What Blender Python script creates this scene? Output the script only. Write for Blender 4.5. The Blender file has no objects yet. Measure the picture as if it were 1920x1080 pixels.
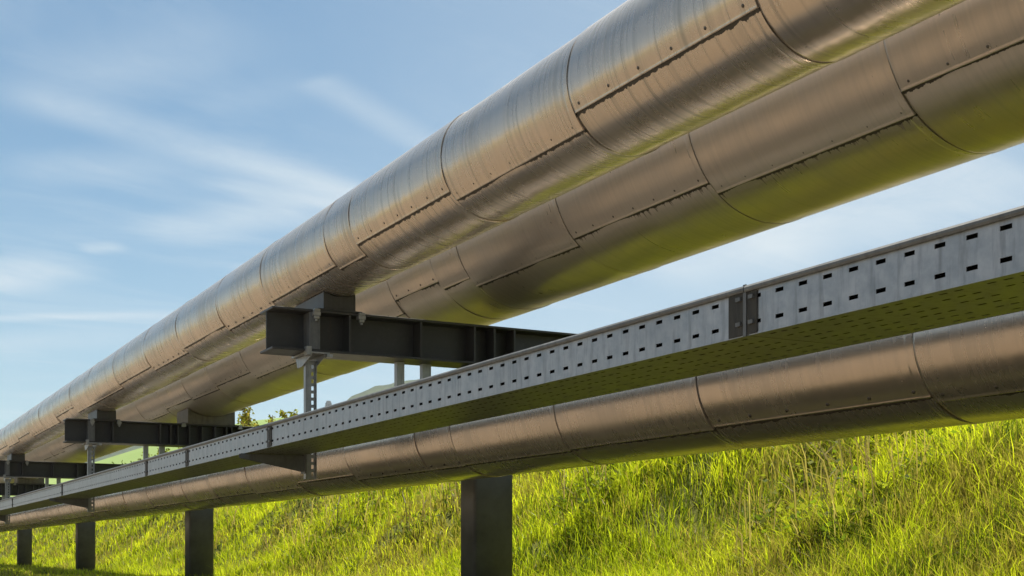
import bpy, math, random
import numpy as np
from mathutils import Vector

random.seed(7)
RNG = np.random.default_rng(11)
U = 3.8                      # one layout unit in metres
EYE = 0.112 * U              # lens height above the flat ground
TH = math.radians(28.10)     # yaw of the lens to the right of the pipe direction (+Y)
S_, C_ = math.sin(TH), math.cos(TH)
FPX = 2425.0
SC = bpy.context.scene
COL = SC.collection


def W(x, y, z):
    return (x * U, y * U, z * U + EYE)


# ------------------------------------------------------------------ helpers
def tag(o, label=None, cat=None, group=None, kind=None):
    if label: o['label'] = label
    if cat: o['category'] = cat
    if group: o['group'] = group
    if kind: o['kind'] = kind
    return o


def empty(name, loc, label, cat, group=None):
    o = bpy.data.objects.new(name, None)
    COL.objects.link(o)
    o.location = loc
    o.empty_display_size = 0.2
    return tag(o, label, cat, group)


class MB:
    """collects simple solids and links them as one mesh object"""
    def __init__(self):
        self.v, self.f, self.m, self.sm, self.uv = [], [], [], [], None

    def box(self, x0, x1, y0, y1, z0, z1, m=0):
        b = len(self.v)
        self.v += [(x0, y0, z0), (x1, y0, z0), (x1, y1, z0), (x0, y1, z0),
                   (x0, y0, z1), (x1, y0, z1), (x1, y1, z1), (x0, y1, z1)]
        for q in ((0, 3, 2, 1), (4, 5, 6, 7), (0, 1, 5, 4), (1, 2, 6, 5), (2, 3, 7, 6), (3, 0, 4, 7)):
            self.f.append(tuple(b + i for i in q)); self.m.append(m); self.sm.append(False)
        return self

    def prism(self, poly, y0, y1, axis='y', m=0):
        """poly = list of 2-D points extruded along an axis"""
        b, n = len(self.v), len(poly)
        def mk(p, t):
            if axis == 'y': return (p[0], t, p[1])
            if axis == 'x': return (t, p[0], p[1])
            return (p[0], p[1], t)
        self.v += [mk(p, y0) for p in poly] + [mk(p, y1) for p in poly]
        for i in range(n):
            j = (i + 1) % n
            self.f.append((b + i, b + j, b + n + j, b + n + i)); self.m.append(m); self.sm.append(False)
        self.f.append(tuple(b + i for i in range(n - 1, -1, -1))); self.m.append(m); self.sm.append(False)
        self.f.append(tuple(b + n + i for i in range(n))); self.m.append(m); self.sm.append(False)
        return self

    def tube(self, pts, rad, n=8, m=0, smooth=True):
        b = len(self.v)
        k = len(pts)
        for i, p in enumerate(pts):
            p = Vector(p)
            d = (Vector(pts[min(i + 1, k - 1)]) - Vector(pts[max(i - 1, 0)])).normalized()
            a = d.orthogonal().normalized() if abs(d.z) < .99 else Vector((1, 0, 0))
            a = (a - d * a.dot(d)).normalized()
            c = d.cross(a)
            r = rad[i] if hasattr(rad, '__len__') else rad
            for j in range(n):
                t = 2 * math.pi * j / n
                self.v.append(tuple(p + (a * math.cos(t) + c * math.sin(t)) * r))
        for i in range(k - 1):
            for j in range(n):
                j2 = (j + 1) % n
                self.f.append((b + i * n + j, b + i * n + j2, b + (i + 1) * n + j2, b + (i + 1) * n + j))
                self.m.append(m); self.sm.append(smooth)
        self.f.append(tuple(b + j for j in range(n - 1, -1, -1))); self.m.append(m); self.sm.append(False)
        self.f.append(tuple(b + (k - 1) * n + j for j in range(n))); self.m.append(m); self.sm.append(False)
        return self

    def quad(self, a, b_, c, d, m=0):
        b = len(self.v)
        self.v += [a, b_, c, d]
        self.f.append((b, b + 1, b + 2, b + 3)); self.m.append(m); self.sm.append(False)
        return self

    def build(self, name, mats, parent=None, bevel=0.0, weld=False):
        me = bpy.data.meshes.new(name)
        off = Vector(parent_loc(parent)) if parent is not None else Vector((0, 0, 0))
        vs = [tuple(Vector(v) - off) for v in self.v] if parent is not None else self.v
        me.from_pydata(vs, [], self.f)
        if not isinstance(mats, (list, tuple)): mats = [mats]
        for mt in mats: me.materials.append(mt)
        me.polygons.foreach_set('material_index', self.m)
        me.polygons.foreach_set('use_smooth', self.sm)
        if self.uv is not None:
            uvl = me.uv_layers.new(name='UVMap')
            flat = np.array([c for q in self.uv for c in q], np.float32).ravel()
            uvl.data.foreach_set('uv', flat)
        me.update()
        o = bpy.data.objects.new(name, me)
        COL.objects.link(o)
        if parent is not None: o.parent = parent
        if bevel > 0:
            b = o.modifiers.new('Bevel', 'BEVEL'); b.width = bevel; b.segments = 2; b.limit_method = 'ANGLE'
        return o


def parent_loc(p):
    v = Vector((0, 0, 0))
    while p is not None:
        v = v + Vector(p.location); p = p.parent
    return v


# ------------------------------------------------------------------ node helper
class NT:
    def __init__(self, tree):
        self.t = tree; self.n = tree.nodes; self.l = tree.links
        self.n.clear()

    def node(self, typ, **kw):
        nd = self.n.new(typ)
        for k, v in kw.items(): setattr(nd, k, v)
        return nd

    def link(self, a, b): self.l.new(a, b)

    def put(self, sock, v):
        if hasattr(v, 'is_output') or isinstance(v, bpy.types.NodeSocket): self.l.new(v, sock)
        else: sock.default_value = v

    def math(self, op, a, b=None, c=None, clamp=False):
        nd = self.node('ShaderNodeMath', operation=op, use_clamp=clamp)
        self.put(nd.inputs[0], a)
        if b is not None: self.put(nd.inputs[1], b)
        if c is not None: self.put(nd.inputs[2], c)
        return nd.outputs[0]

    def mix(self, fac, a, b, typ='MIX'):
        nd = self.node('ShaderNodeMix', data_type='RGBA', blend_type=typ)
        self.put(nd.inputs[0], fac); self.put(nd.inputs[6], a); self.put(nd.inputs[7], b)
        return nd.outputs[2]

    def noise(self, vec, scale, detail=3, rough=.55, dim='3D', dist=0.0):
        nd = self.node('ShaderNodeTexNoise', noise_dimensions=dim)
        if vec is not None: self.link(vec, nd.inputs['Vector'])
        nd.inputs['Scale'].default_value = scale
        nd.inputs['Detail'].default_value = detail
        nd.inputs['Roughness'].default_value = rough
        nd.inputs['Distortion'].default_value = dist
        return nd.outputs[0]

    def mapr(self, v, a, b, c=0.0, d=1.0, smooth=False):
        nd = self.node('ShaderNodeMapRange')
        if smooth: nd.interpolation_type = 'SMOOTHSTEP'
        self.put(nd.inputs[0], v)
        for i, x in enumerate((a, b, c, d)): self.put(nd.inputs[1 + i], x)
        return nd.outputs[0]

    def vmul(self, v, s):
        nd = self.node('ShaderNodeVectorMath', operation='MULTIPLY')
        self.link(v, nd.inputs[0]); nd.inputs[1].default_value = s
        return nd.outputs[0]

    def comb(self, x, y, z):
        nd = self.node('ShaderNodeCombineXYZ')
        for i, q in enumerate((x, y, z)): self.put(nd.inputs[i], q)
        return nd.outputs[0]

    def sep(self, v):
        nd = self.node('ShaderNodeSeparateXYZ'); self.link(v, nd.inputs[0]); return nd.outputs


def new_mat(name):
    m = bpy.data.materials.new(name); m.use_nodes = True
    t = NT(m.node_tree)
    out = t.node('ShaderNodeOutputMaterial')
    bs = t.node('ShaderNodeBsdfPrincipled')
    t.link(bs.outputs[0], out.inputs[0])
    return m, t, bs, out


def bump(t, bs, h, strength, dist):
    b = t.node('ShaderNodeBump')
    b.inputs['Strength'].default_value = strength; b.inputs['Distance'].default_value = dist
    t.link(h, b.inputs['Height']); t.link(b.outputs[0], bs.inputs['Normal'])


def rgb(r, g, b): return (r, g, b, 1.0)


# ------------------------------------------------------------------ materials
def mat_cladding(name='cladding_sheet', wave=1.0, stain=1.0, dull=0.0, marks=.3, film=.2):
    m, t, bs, out = new_mat(name)
    uv = t.node('ShaderNodeUVMap').outputs[0]
    rnd = t.node('ShaderNodeObjectInfo').outputs['Random']
    s = t.sep(uv)
    u, v = s[0], s[1]
    uo = t.math('ADD', u, t.math('MULTIPLY', rnd, 37.0))
    # rolling marks: narrow along the pipe, long round it
    p1 = t.comb(t.math('MULTIPLY', uo, 46.0), t.math('MULTIPLY', v, 1.5), t.math('MULTIPLY', rnd, 9.0))
    n1 = t.noise(p1, 1.0, 1, .4)
    p2 = t.comb(t.math('MULTIPLY', uo, 70.0), t.math('MULTIPLY', v, 3.0), 0.0)
    n2 = t.noise(p2, 1.0, 2, .5)
    p3 = t.comb(t.math('MULTIPLY', uo, 2.2), t.math('MULTIPLY', v, 3.0), t.math('MULTIPLY', rnd, 5.0))
    n3 = t.noise(p3, 1.0, 4, .6)
    base = t.mix(t.mapr(n3, .3, .7), rgb(.65, .545, .455), rgb(.57, .49, .42))
    base = t.mix(t.mapr(n2, .35, .75, 0, .35), base, rgb(.45, .39, .33))
    base = t.mix(t.mapr(rnd, 0, 1, 0, .25), base, rgb(.66, .55, .43))
    base = t.mix(t.mapr(n1, .50, .80, 0, marks), base, rgb(.33, .30, .26))
    # dark runs under the lap of each sheet and a smear of sealant along it
    d1 = t.noise(t.comb(t.math('MULTIPLY', uo, 22.0), 0.0, 0.0), 1.0, 3, .7)
    on = t.mapr(t.noise(t.comb(t.math('MULTIPLY', uo, 1.9), 3.0, 0.0), 1.0, 1), .36, .5)
    ln = t.math('MULTIPLY', t.math('MULTIPLY', t.mapr(d1, .48, .8, 0, .12), on), t.math('MULTIPLY', t.mapr(t.math('FRACT', t.math('MULTIPLY', rnd, 7.3)), 0, 1, .1, 1.5), stain))
    run = t.math('MULTIPLY', t.math('LESS_THAN', v, ln), t.math('GREATER_THAN', v, -0.001))
    seal_w = t.math('ADD', t.math('MULTIPLY', t.mapr(d1, .35, .7, .003, .02), on), .004)
    seal = t.math('MULTIPLY', t.math('LESS_THAN', v, seal_w), t.math('GREATER_THAN', v, -0.002))
    mask = t.math('MAXIMUM', t.math('MULTIPLY', run, .55), t.math('MULTIPLY', seal, .95), clamp=True)
    col = t.mix(mask, base, rgb(.03, .026, .02))
    t.link(col, bs.inputs['Base Color'])
    t.link(t.math('SUBTRACT', .92, t.math('MULTIPLY', mask, .8)), bs.inputs['Metallic'])
    r = t.math('ADD', t.mapr(n1, .3, .7, .19 + dull, .235 + dull), t.math('MULTIPLY', t.mapr(n3, .4, .75), .08))
    r = t.math('ADD', r, t.math('MULTIPLY', mask, .35))
    t.link(r, bs.inputs['Roughness'])
    h = t.noise(t.comb(t.math('MULTIPLY', uo, 13.0), t.math('MULTIPLY', v, .9), t.math('MULTIPLY', rnd, 4.0)), 1.0, 1, .4)
    bump(t, bs, h, .35 * wave, .012)
    # dusty, oxidised film over the bright metal: a second very broad lobe
    g2 = t.node('ShaderNodeBsdfGlossy'); g2.inputs['Roughness'].default_value = .8
    t.link(t.mix(mask, rgb(.50, .485, .46), rgb(.03, .026, .02)), g2.inputs['Color'])
    mx = t.node('ShaderNodeMixShader')
    t.put(mx.inputs[0], t.mapr(n3, .3, .7, film * .7, film * 1.3))
    t.link(bs.outputs[0], mx.inputs[1]); t.link(g2.outputs[0], mx.inputs[2]); t.link(mx.outputs[0], out.inputs[0])
    return m


def mat_plain(name, col, rough, metal=0.0, var=.3, scale=6.0, stretch=(1, 1, 1), bstr=.15):
    m, t, bs, out = new_mat(name)
    tc = t.node('ShaderNodeTexCoord').outputs['Object']
    v = t.vmul(tc, stretch)
    n = t.noise(v, scale, 5, .6)
    n2 = t.noise(v, scale * 9, 3, .6)
    dark = rgb(*[c * (1 - var) for c in col]); lite = rgb(*[min(1, c * (1 + var)) for c in col])
    c = t.mix(t.mapr(n, .3, .7), dark, lite)
    c = t.mix(t.mapr(n2, .45, .75, 0, .35), c, dark)
    t.link(c, bs.inputs['Base Color'])
    t.link(t.mapr(n, .3, .7, rough - .08, rough + .08), bs.inputs['Roughness'])
    bs.inputs['Metallic'].default_value = metal
    bump(t, bs, n2, bstr, .01)
    return m


def mat_rusty(name, col, rough):
    m, t, bs, out = new_mat(name)
    tc = t.node('ShaderNodeTexCoord').outputs['Object']
    n = t.noise(tc, 5.0, 5, .65); r1 = t.noise(t.vmul(tc, (9, 9, 1.6)), 1.0, 5, .7); d = t.noise(tc, 40.0, 3, .6)
    c = t.mix(t.mapr(n, .3, .7), rgb(*[q * .7 for q in col]), rgb(*[q * 1.35 for q in col]))
    c = t.mix(t.mapr(r1, .58, .78, 0, .6), c, rgb(.075, .045, .03))
    c = t.mix(t.mapr(d, .6, .8, 0, .35), c, rgb(.10, .095, .085))
    t.link(c, bs.inputs['Base Color']); t.link(t.mapr(n, .3, .7, rough - .1, rough + .12), bs.inputs['Roughness'])
    bump(t, bs, d, .15, .004)
    return m


def mat_galv(name, lo, hi, metal=.75, rough=.48):
    """weathered zinc: pale blotches, rain runs downward"""
    m, t, bs, out = new_mat(name)
    tc = t.node('ShaderNodeTexCoord').outputs['Object']
    blot = t.noise(tc, 14.0, 4, .6)
    runs = t.noise(t.vmul(tc, (34, 34, 4)), 1.0, 4, .6)
    big = t.noise(t.vmul(tc, (1.3, 1.3, 1.3)), 1.0, 2, .5)
    c = t.mix(t.mapr(blot, .3, .7), rgb(*lo), rgb(*hi))
    c = t.mix(t.mapr(runs, .5, .78, 0, .65), c, rgb(*[x * .45 for x in lo]))
    c = t.mix(t.mapr(big, .55, .8, 0, .35), c, rgb(*[x * .55 for x in lo]))
    t.link(c, bs.inputs['Base Color'])
    bs.inputs['Metallic'].default_value = metal
    t.link(t.mapr(blot, .3, .7, rough - .07, rough + .1), bs.inputs['Roughness'])
    bump(t, bs, runs, .12, .004)
    return m


M = {}
M['clad_a'] = mat_cladding('cladding_upper', .9, 1.0, .03, .9, .20)
M['clad_b'] = mat_cladding('cladding_large', .4, .8, .08, .28, .33)
M['clad_c'] = mat_cladding('cladding_low', .3, .3, .03, .2, .22)
M['seal'] = mat_plain('sealant', (.035, .03, .024), .6, 0, .3, 30)
M['screw'] = mat_plain('screw_steel', (.10, .09, .08), .45, .6, .3, 40)
M['steel'] = mat_rusty('weathered_dark_steel', (.034, .035, .035), .5)
M['column'] = mat_rusty('column_paint', (.092, .089, .087), .5)
M['galv'] = mat_galv('zinc_side', (.24, .26, .28), (.39, .415, .45), .7, .45)
M['galv_dark'] = mat_galv('zinc_cover', (.085, .092, .096), (.14, .148, .152), .1, .55)
M['galv_under'] = mat_galv('zinc_bottom', (.22, .22, .20), (.30, .30, .27), .85, .42)
M['galv_strut'] = mat_galv('zinc_strut', (.26, .265, .26), (.40, .41, .41), .65, .45)
M['stain'] = mat_plain('splice_grime', (.042, .040, .034), .7, .3, .5, 14, (3, 3, .6))
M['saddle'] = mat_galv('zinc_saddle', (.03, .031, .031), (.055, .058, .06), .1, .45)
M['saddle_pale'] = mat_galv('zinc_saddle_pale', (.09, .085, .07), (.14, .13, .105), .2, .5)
M['concrete'] = mat_plain('footing_concrete', (.20, .19, .17), .9, 0, .3, 5)
M['inner'] = mat_plain('cable_black', (.012, .012, .012), .8, 0, .2, 20)


def mat_ground():
    m, t, bs, out = new_mat('meadow_ground')
    tc = t.node('ShaderNodeTexCoord').outputs['Object']
    a = t.noise(tc, .35, 5, .6); b = t.noise(tc, 4.0, 5, .65); c = t.noise(tc, .02, 3, .5)
    col = t.mix(t.mapr(a, .35, .65), rgb(.12, .17, .018), rgb(.19, .20, .03))
    col = t.mix(t.mapr(b, .45, .75, 0, .7), col, rgb(.055, .06, .02))
    col = t.mix(t.mapr(c, .4, .65, 0, .6), col, rgb(.17, .17, .05))
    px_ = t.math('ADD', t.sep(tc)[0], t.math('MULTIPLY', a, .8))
    shade_strip = t.math('MULTIPLY', t.mapr(px_, 1.2, 2.2), t.mapr(px_, 4.4, 3.8))
    col = t.mix(t.math('MULTIPLY', shade_strip, .95), col, rgb(.03, .031, .012))  # shade under the pipes, put into the ground colour as a dark band
    bnk = t.math('MULTIPLY', t.mapr(px_, 5.0, 5.8), t.mapr(px_, 8.2, 7.6))
    col = t.mix(t.math('MULTIPLY', bnk, .75), col, rgb(.10, .105, .03))
    up = t.mapr(px_, 7.3, 8.2)
    col = t.mix(t.math('MULTIPLY', up, .9), col, rgb(.52, .44, .31))
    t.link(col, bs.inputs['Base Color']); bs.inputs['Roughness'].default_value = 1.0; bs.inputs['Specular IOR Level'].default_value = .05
    bump(t, bs, b, .6, .08)
    return m


def mat_gravel():
    m, t, bs, out = new_mat('tan_gravel')
    tc = t.node('ShaderNodeTexCoord').outputs['Object']
    vo = t.node('ShaderNodeTexVoronoi'); t.link(tc, vo.inputs['Vector']); vo.inputs['Scale'].default_value = 38
    n = t.noise(tc, 1.2, 5, .6)
    col = t.mix(t.mapr(n, .3, .7), rgb(.175, .136, .092), rgb(.24, .186, .126))
    hs = t.node('ShaderNodeSeparateColor'); t.link(vo.outputs['Color'], hs.inputs[0])
    col = t.mix(t.mapr(hs.outputs[0], 0, 1, 0, .35), col, rgb(.15, .12, .09))
    t.link(col, bs.inputs['Base Color']); bs.inputs['Roughness'].default_value = .9
    bump(t, bs, vo.outputs['Distance'], .8, .02)
    return m


def mat_leaf(name, trans=.5, attr='tint', gloss=.03):
    m = bpy.data.materials.new(name); m.use_nodes = True
    t = NT(m.node_tree)
    out = t.node('ShaderNodeOutputMaterial')
    at = t.node('ShaderNodeAttribute', attribute_name=attr)
    d = t.node('ShaderNodeBsdfDiffuse'); tr = t.node('ShaderNodeBsdfTranslucent')
    g = t.node('ShaderNodeBsdfGlossy'); g.inputs['Roughness'].default_value = .45
    g.inputs['Color'].default_value = rgb(.5, .5, .45)
    t.link(at.outputs['Color'], d.inputs['Color'])
    t.link(t.mix(1.0, at.outputs['Color'], rgb(1.45, 1.52, .6), 'MULTIPLY'), tr.inputs['Color'])
    mx = t.node('ShaderNodeMixShader'); mx.inputs[0].default_value = trans
    t.link(d.outputs[0], mx.inputs[1]); t.link(tr.outputs[0], mx.inputs[2])
    m2 = t.node('ShaderNodeMixShader'); m2.inputs[0].default_value = gloss
    t.link(mx.outputs[0], m2.inputs[1]); t.link(g.outputs[0], m2.inputs[2])
    t.link(m2.outputs[0], out.inputs[0])
    return m


def mat_hill(name, c1, c2, scale):
    m, t, bs, out = new_mat(name)
    tc = t.node('ShaderNodeTexCoord').outputs['Object']
    n = t.noise(tc, scale, 5, .65)
    t.link(t.mix(t.mapr(n, .35, .65), rgb(*c1), rgb(*c2)), bs.inputs['Base Color'])
    bs.inputs['Roughness'].default_value = 1.0
    bs.inputs['Specular IOR Level'].default_value = 0.1
    return m


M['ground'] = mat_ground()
M['gravel'] = mat_gravel()
M['blade'] = mat_leaf('grass_blade', .5)
M['leaf'] = mat_leaf('leaf', .5, 'tint', .008)
M['bark'] = mat_plain('bark', (.10, .08, .055), .9, 0, .4, 20, (1, 1, .2))
M['field'] = mat_hill('far_field', (.16, .23, .07), (.20, .27, .09), .02)
M['tower'] = mat_plain('tower_concrete', (.22, .24, .27), .9, 0, .1, .5)
M['dry'] = mat_hill('dry_field', (.30, .25, .16), (.38, .31, .20), .03)
M['forest'] = mat_hill('far_forest', (.025, .04, .02), (.05, .07, .03), .03)

# ------------------------------------------------------------------ value noise for terrain and grass
_T = RNG.random((256, 256))
def vnoise(x, y):
    x = np.asarray(x, float); y = np.asarray(y, float)
    xi = np.floor(x).astype(int); yi = np.floor(y).astype(int)
    fx = x - xi; fy = y - yi
    fx = fx * fx * (3 - 2 * fx); fy = fy * fy * (3 - 2 * fy)
    g = lambda a, b: _T[a % 256, b % 256]
    return (g(xi, yi) * (1 - fx) + g(xi + 1, yi) * fx) * (1 - fy) + (g(xi, yi + 1) * (1 - fx) + g(xi + 1, yi + 1) * fx) * fy
def fbm(x, y, o=3):
    s = 0; a = .5; f = 1
    for i in range(o):
        s = s + a * vnoise(x * f + 17 * i, y * f + 31 * i); a *= .5; f *= 2.1
    return s / (1 - .5 ** o)

TOE, CREST, TOP = 5.0, 7.3, 1.52
def height(x, y):
    x = np.asarray(x, float); y = np.asarray(y, float)
    t = np.clip((x - TOE) / (CREST - TOE), 0, 1)
    z = TOP * (.5 * t + .5 * t * t * (3 - 2 * t))
    lump = (fbm(x * .55, y * .55) - .5) * .6 + (fbm(x * 1.6 + 9, y * 1.6) - .5) * .42
    k = np.clip((x - 4.7) / 1.0, 0, 1) * np.clip(1 - (x - 14) / 8, 0, 1)
    return z + lump * k

# ------------------------------------------------------------------ ground sheet
def axis(parts):
    out = []
    for a, b, st in parts:
        out += list(np.arange(a, b - 1e-6, st))
    out.append(parts[-1][1])
    return np.array(out)

xs = axis([(-2500, -400, 525), (-400, -40, 60), (-40, -6, 4), (-6, 4.4, .65), (4.4, 14, .2), (14, 24, 1.0), (24, 120, 12), (120, 600, 80), (600, 2500, 475)])
ys = axis([(-2500, -300, 550), (-300, -30, 30), (-30, -2, 2), (-2, 30, .22), (30, 70, .5), (70, 160, 3), (160, 600, 44), (600, 2500, 475)])
gx, gy = np.meshgrid(xs, ys, indexing='ij')
gz = height(gx, gy)
nx, ny = len(xs), len(ys)
gv = np.stack([gx, gy, gz], -1).reshape(-1, 3)
ii = (np.arange(nx - 1)[:, None] * ny + np.arange(ny - 1)[None, :]).ravel()
gf = np.stack([ii, ii + ny, ii + ny + 1, ii + 1], -1)

def np_mesh(name, verts, faces, mat, smooth=True):
    me = bpy.data.meshes.new(name)
    nv, nf, k = len(verts), len(faces), faces.shape[1]
    me.vertices.add(nv); me.vertices.foreach_set('co', verts.astype(np.float32).ravel())
    me.loops.add(nf * k); me.loops.foreach_set('vertex_index', faces.astype(np.int32).ravel())
    me.polygons.add(nf); me.polygons.foreach_set('loop_start', np.arange(0, nf * k, k, dtype=np.int32))
    me.polygons.foreach_set('use_smooth', np.full(nf, smooth))
    me.materials.append(mat)
    me.update(calc_edges=True)
    me.validate()
    return me

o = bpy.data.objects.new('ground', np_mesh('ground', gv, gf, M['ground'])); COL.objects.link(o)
tag(o, 'green meadow ground rising into a grassy bank behind the pipes', kind='structure')

mb = MB()
xt = None; yt = np.linspace(-120, 200, 160)
for i in range(len(yt) - 1):
    w0 = .18 * math.sin(yt[i] * .7) + .1 * math.sin(yt[i] * 1.9); w1 = .18 * math.sin(yt[i + 1] * .7) + .1 * math.sin(yt[i + 1] * 1.9)
    mb.quad((-34 + w0, yt[i], .006), (2.2 + w0, yt[i], .006), (2.2 + w1, yt[i + 1], .006), (-34 + w1, yt[i + 1], .006))
o = mb.build('gravel_track', M['gravel'])
tag(o, 'tan gravel track running alongside the pipeline', kind='structure')

# ------------------------------------------------------------------ pipes
def solve_angle(xc, zc, r, slope):
    g = slope / C_
    best = None
    for k in range(-900, 900):
        a = k * .001
        e = abs((zc - r * math.sin(a)) - g * (xc - r * math.cos(a)))
        if best is None or e < best[0]: best = (e, a)
    return best[1]


def pipe(name, label, xc, zc, r, seams, slopes, mat, nseg=112, screws=True):
    """seams: distances along the pipe where the sheets lap; slopes: image slope of the long lap of each sheet"""
    root = empty(name, W(xc, 0, zc), label, 'pipe')
    cx, cz, R = xc * U, zc * U + EYE, r * U
    for k in range(len(seams) - 1):
        y0, y1 = seams[k] * U, seams[k + 1] * U
        a0 = solve_angle(xc, zc, r, slopes[k])
        mb = MB(); mb.uv = []
        prof = [(y0 + .002, R - .012), (y0 + .002, R + .0012), (y0 + .005, R + .002), (y0 + .010, R + .002), (y0 + .032, R + .002), (y0 + .037, R + .002), (y0 + .041, R + .0004), (y0 + .046, R + .0004),
                ((y0 + y1) / 2, R + .0002), (y1 - .012, R), (y1 - .002, R), (y1 - .002, R - .012)]
        # gentle oil-canning so that the sheet is not a perfect cylinder
        nring = len(prof)
        ph = random.uniform(0, 6.28)
        full = 2 * math.pi
        fr = list(np.linspace(0, full - .018 / R, nseg)) + [full - .010 / R, full - .0075 / R, full - .0045 / R, full - .0015 / R, full]
        lp = [.0045 * q / full for q in fr[:-5]] + [.0046, .0060, .0068, .0060, .003]
        n = len(fr) - 1
        for (yy, rr) in prof:
            for j in range(n + 1):
                a = a0 + fr[j]
                lap = lp[j]
                wob = .0016 * math.sin(3 * a + 1.7 * ph) + .0014 * math.sin(5 * a + ph) + .0008 * math.sin(9 * a + 2 * ph)
                q = rr + lap + wob
                mb.v.append((cx - q * math.cos(a), yy, cz - q * math.sin(a)))
        for i in range(nring - 1):
            for j in range(n):
                p = i * (n + 1) + j
                mb.f.append((p, p + n + 1, p + n + 2, p + 1))
                mb.m.append(0); mb.sm.append(0 < i < nring - 2)
                va, vb = R * fr[j], R * fr[j + 1]
                mb.uv.append(((prof[i][0], va), (prof[i + 1][0], va), (prof[i + 1][0], vb), (prof[i][0], vb)))
        # lap edge: the face that looks down along the long seam
        b = len(mb.v)
        for yy in (y0 + .003, y1 - .003):
            for q in (R - .004, R + .0035):
                mb.v.append((cx - q * math.cos(a0), yy, cz - q * math.sin(a0)))
        mb.f.append((b, b + 2, b + 3, b + 1)); mb.m.append(1); mb.sm.append(False); mb.uv.append(((0, 1),) * 4)
        # dark sealant in the ring joint
        b = len(mb.v)
        for yy in (y1 - .0035, y1 + .0035):
            for j in range(n):
                a = 2 * math.pi * j / n
                mb.v.append((cx - (R - .008) * math.cos(a), yy, cz - (R - .007) * math.sin(a)))
        for j in range(n):
            j2 = (j + 1) % n
            mb.f.append((b + j, b + n + j, b + n + j2, b + j2)); mb.m.append(1); mb.sm.append(True); mb.uv.append(((0, 1),) * 4)
        # sheet-metal screws just above the long lap
        if screws and (y1 - y0) > .5 and y0 < 9 * U:
            ns = max(2, int(round((y1 - y0) / .2)))
            for q in range(ns):
                yy = y0 + .06 + (y1 - y0 - .12) * q / (ns - 1) + random.uniform(-.01, .01)
                da = -.032 / R
                a = a0 + da
                er = Vector((-math.cos(a), 0, -math.sin(a)))
                c0 = Vector((cx, yy, cz)) + er * (R + .003)
                ea = Vector((math.sin(a), 0, -math.cos(a))); ey = Vector((0, 1, 0))
                b = len(mb.v)
                for (hh, rad) in ((0, .0075), (.003, .0072), (.005, .004)):
                    for j in range(6):
                        tt = 2 * math.pi * j / 6
                        mb.v.append(tuple(c0 + er * hh + (ea * math.cos(tt) + ey * math.sin(tt)) * rad))
                for i in range(2):
                    for j in range(6):
                        j2 = (j + 1) % 6
                        mb.f.append((b + i * 6 + j, b + i * 6 + j2, b + (i + 1) * 6 + j2, b + (i + 1) * 6 + j))
                        mb.m.append(2); mb.sm.append(True); mb.uv.append(((0, 1),) * 4)
                mb.f.append(tuple(b + 12 + j for j in range(6))); mb.m.append(2); mb.sm.append(True); mb.uv.append(((0, 1),) * 6)
        # mirrored winding keeps normals outward
        me_uv = mb.uv; mb.uv = [q for q in me_uv]
        mb.build('cladding_section', [mat, M['seal'], M['screw']], root)
    return root


def seam_list(known, start, end, step):
    out = list(known)
    y = known[0]
    while y > start:
        y -= step * random.uniform(.96, 1.04); out.insert(0, y)
    y = known[-1]
    while y < end:
        y += step * random.uniform(.93, 1.07); out.append(y)
    return out

AX, AZ, AR = .8368, .5476, .0788
BX, BZ, BR = 1.1896, .6114, .1426
CX, CZ, CR = .964, .2014, .0790

ka = [.953, 1.284, 1.627, 1.982, 2.101, 2.463, 2.788, 3.148, 3.501, 3.915, 4.32]
sa = {(.953): .581, (1.284): .554, (1.627): .573, (1.982): .540, (2.101): .556, (2.463): .533, (2.788): .562, (3.148): .526, (3.501): .563, (3.915): .54}
seA = seam_list(ka, -3, 15, .36)
slA = [sa.get(s, None) for s in seA]
slA = [s if s else (.600 if seA[i] < .9 else random.choice((.535, .56, .575))) for i, s in enumerate(slA)]
pipe('insulated_pipe', 'silver clad pipe highest in the picture, its top edge against open sky', AX, AZ, AR, seA, slA, M['clad_a'])

kb = [1.0835, 1.453, 1.819, 2.191, 2.310, 2.530, 2.90, 3.25, 3.62, 3.98, 4.30]
sb = {1.0835: .398, 1.453: .4165, 1.819: .405, 2.191: .4224, 2.310: .438, 2.530: .41, 2.90: .425, 3.25: .40, 3.62: .42, 3.98: .41}
seB = seam_list(kb, -3, 15, .37)
slB = []
for i, s in enumerate(seB):
    if s in sb: slB.append(sb[s])
    elif s < 1.0: slB.append(.426 if (len([q for q in seB if s < q < 1.08]) % 2 == 0) else .40)
    else: slB.append(random.choice((.40, .415, .43)))
pipe('insulated_pipe', 'thick silver clad pipe running behind the highest pipe, widest of the pipes', BX, BZ, BR, seB, slB, M['clad_b'])

kc = [.8745, 1.208, 1.534, 1.867, 2.006, 2.34, 2.67, 3.0, 3.33, 3.62, 3.74]
sc = {.8745: .1400, 1.208: .138, 1.534: .136, 1.867: .126}
seC = seam_list(kc, -3, 15, .335)
slC = [sc.get(s, .1265 if s < .87 else random.choice((.128, .137, .145))) for s in seC]
pipe('insulated_pipe', 'lowest silver clad pipe, below the perforated cable tray', CX, CZ, CR, seC, slC, M['clad_c'])

# ------------------------------------------------------------------ cable tray
TX0, TX1, TZ0, TZ1 = .67 * U, .782 * U, .1778 * U + EYE, .2173 * U + EYE

def plate_with_slots(mb, along, across, cells_a, cells_b, pt, m=0):
    """a sheet in (along, across) with the listed slots left open; pt maps to a point"""
    pass

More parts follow.
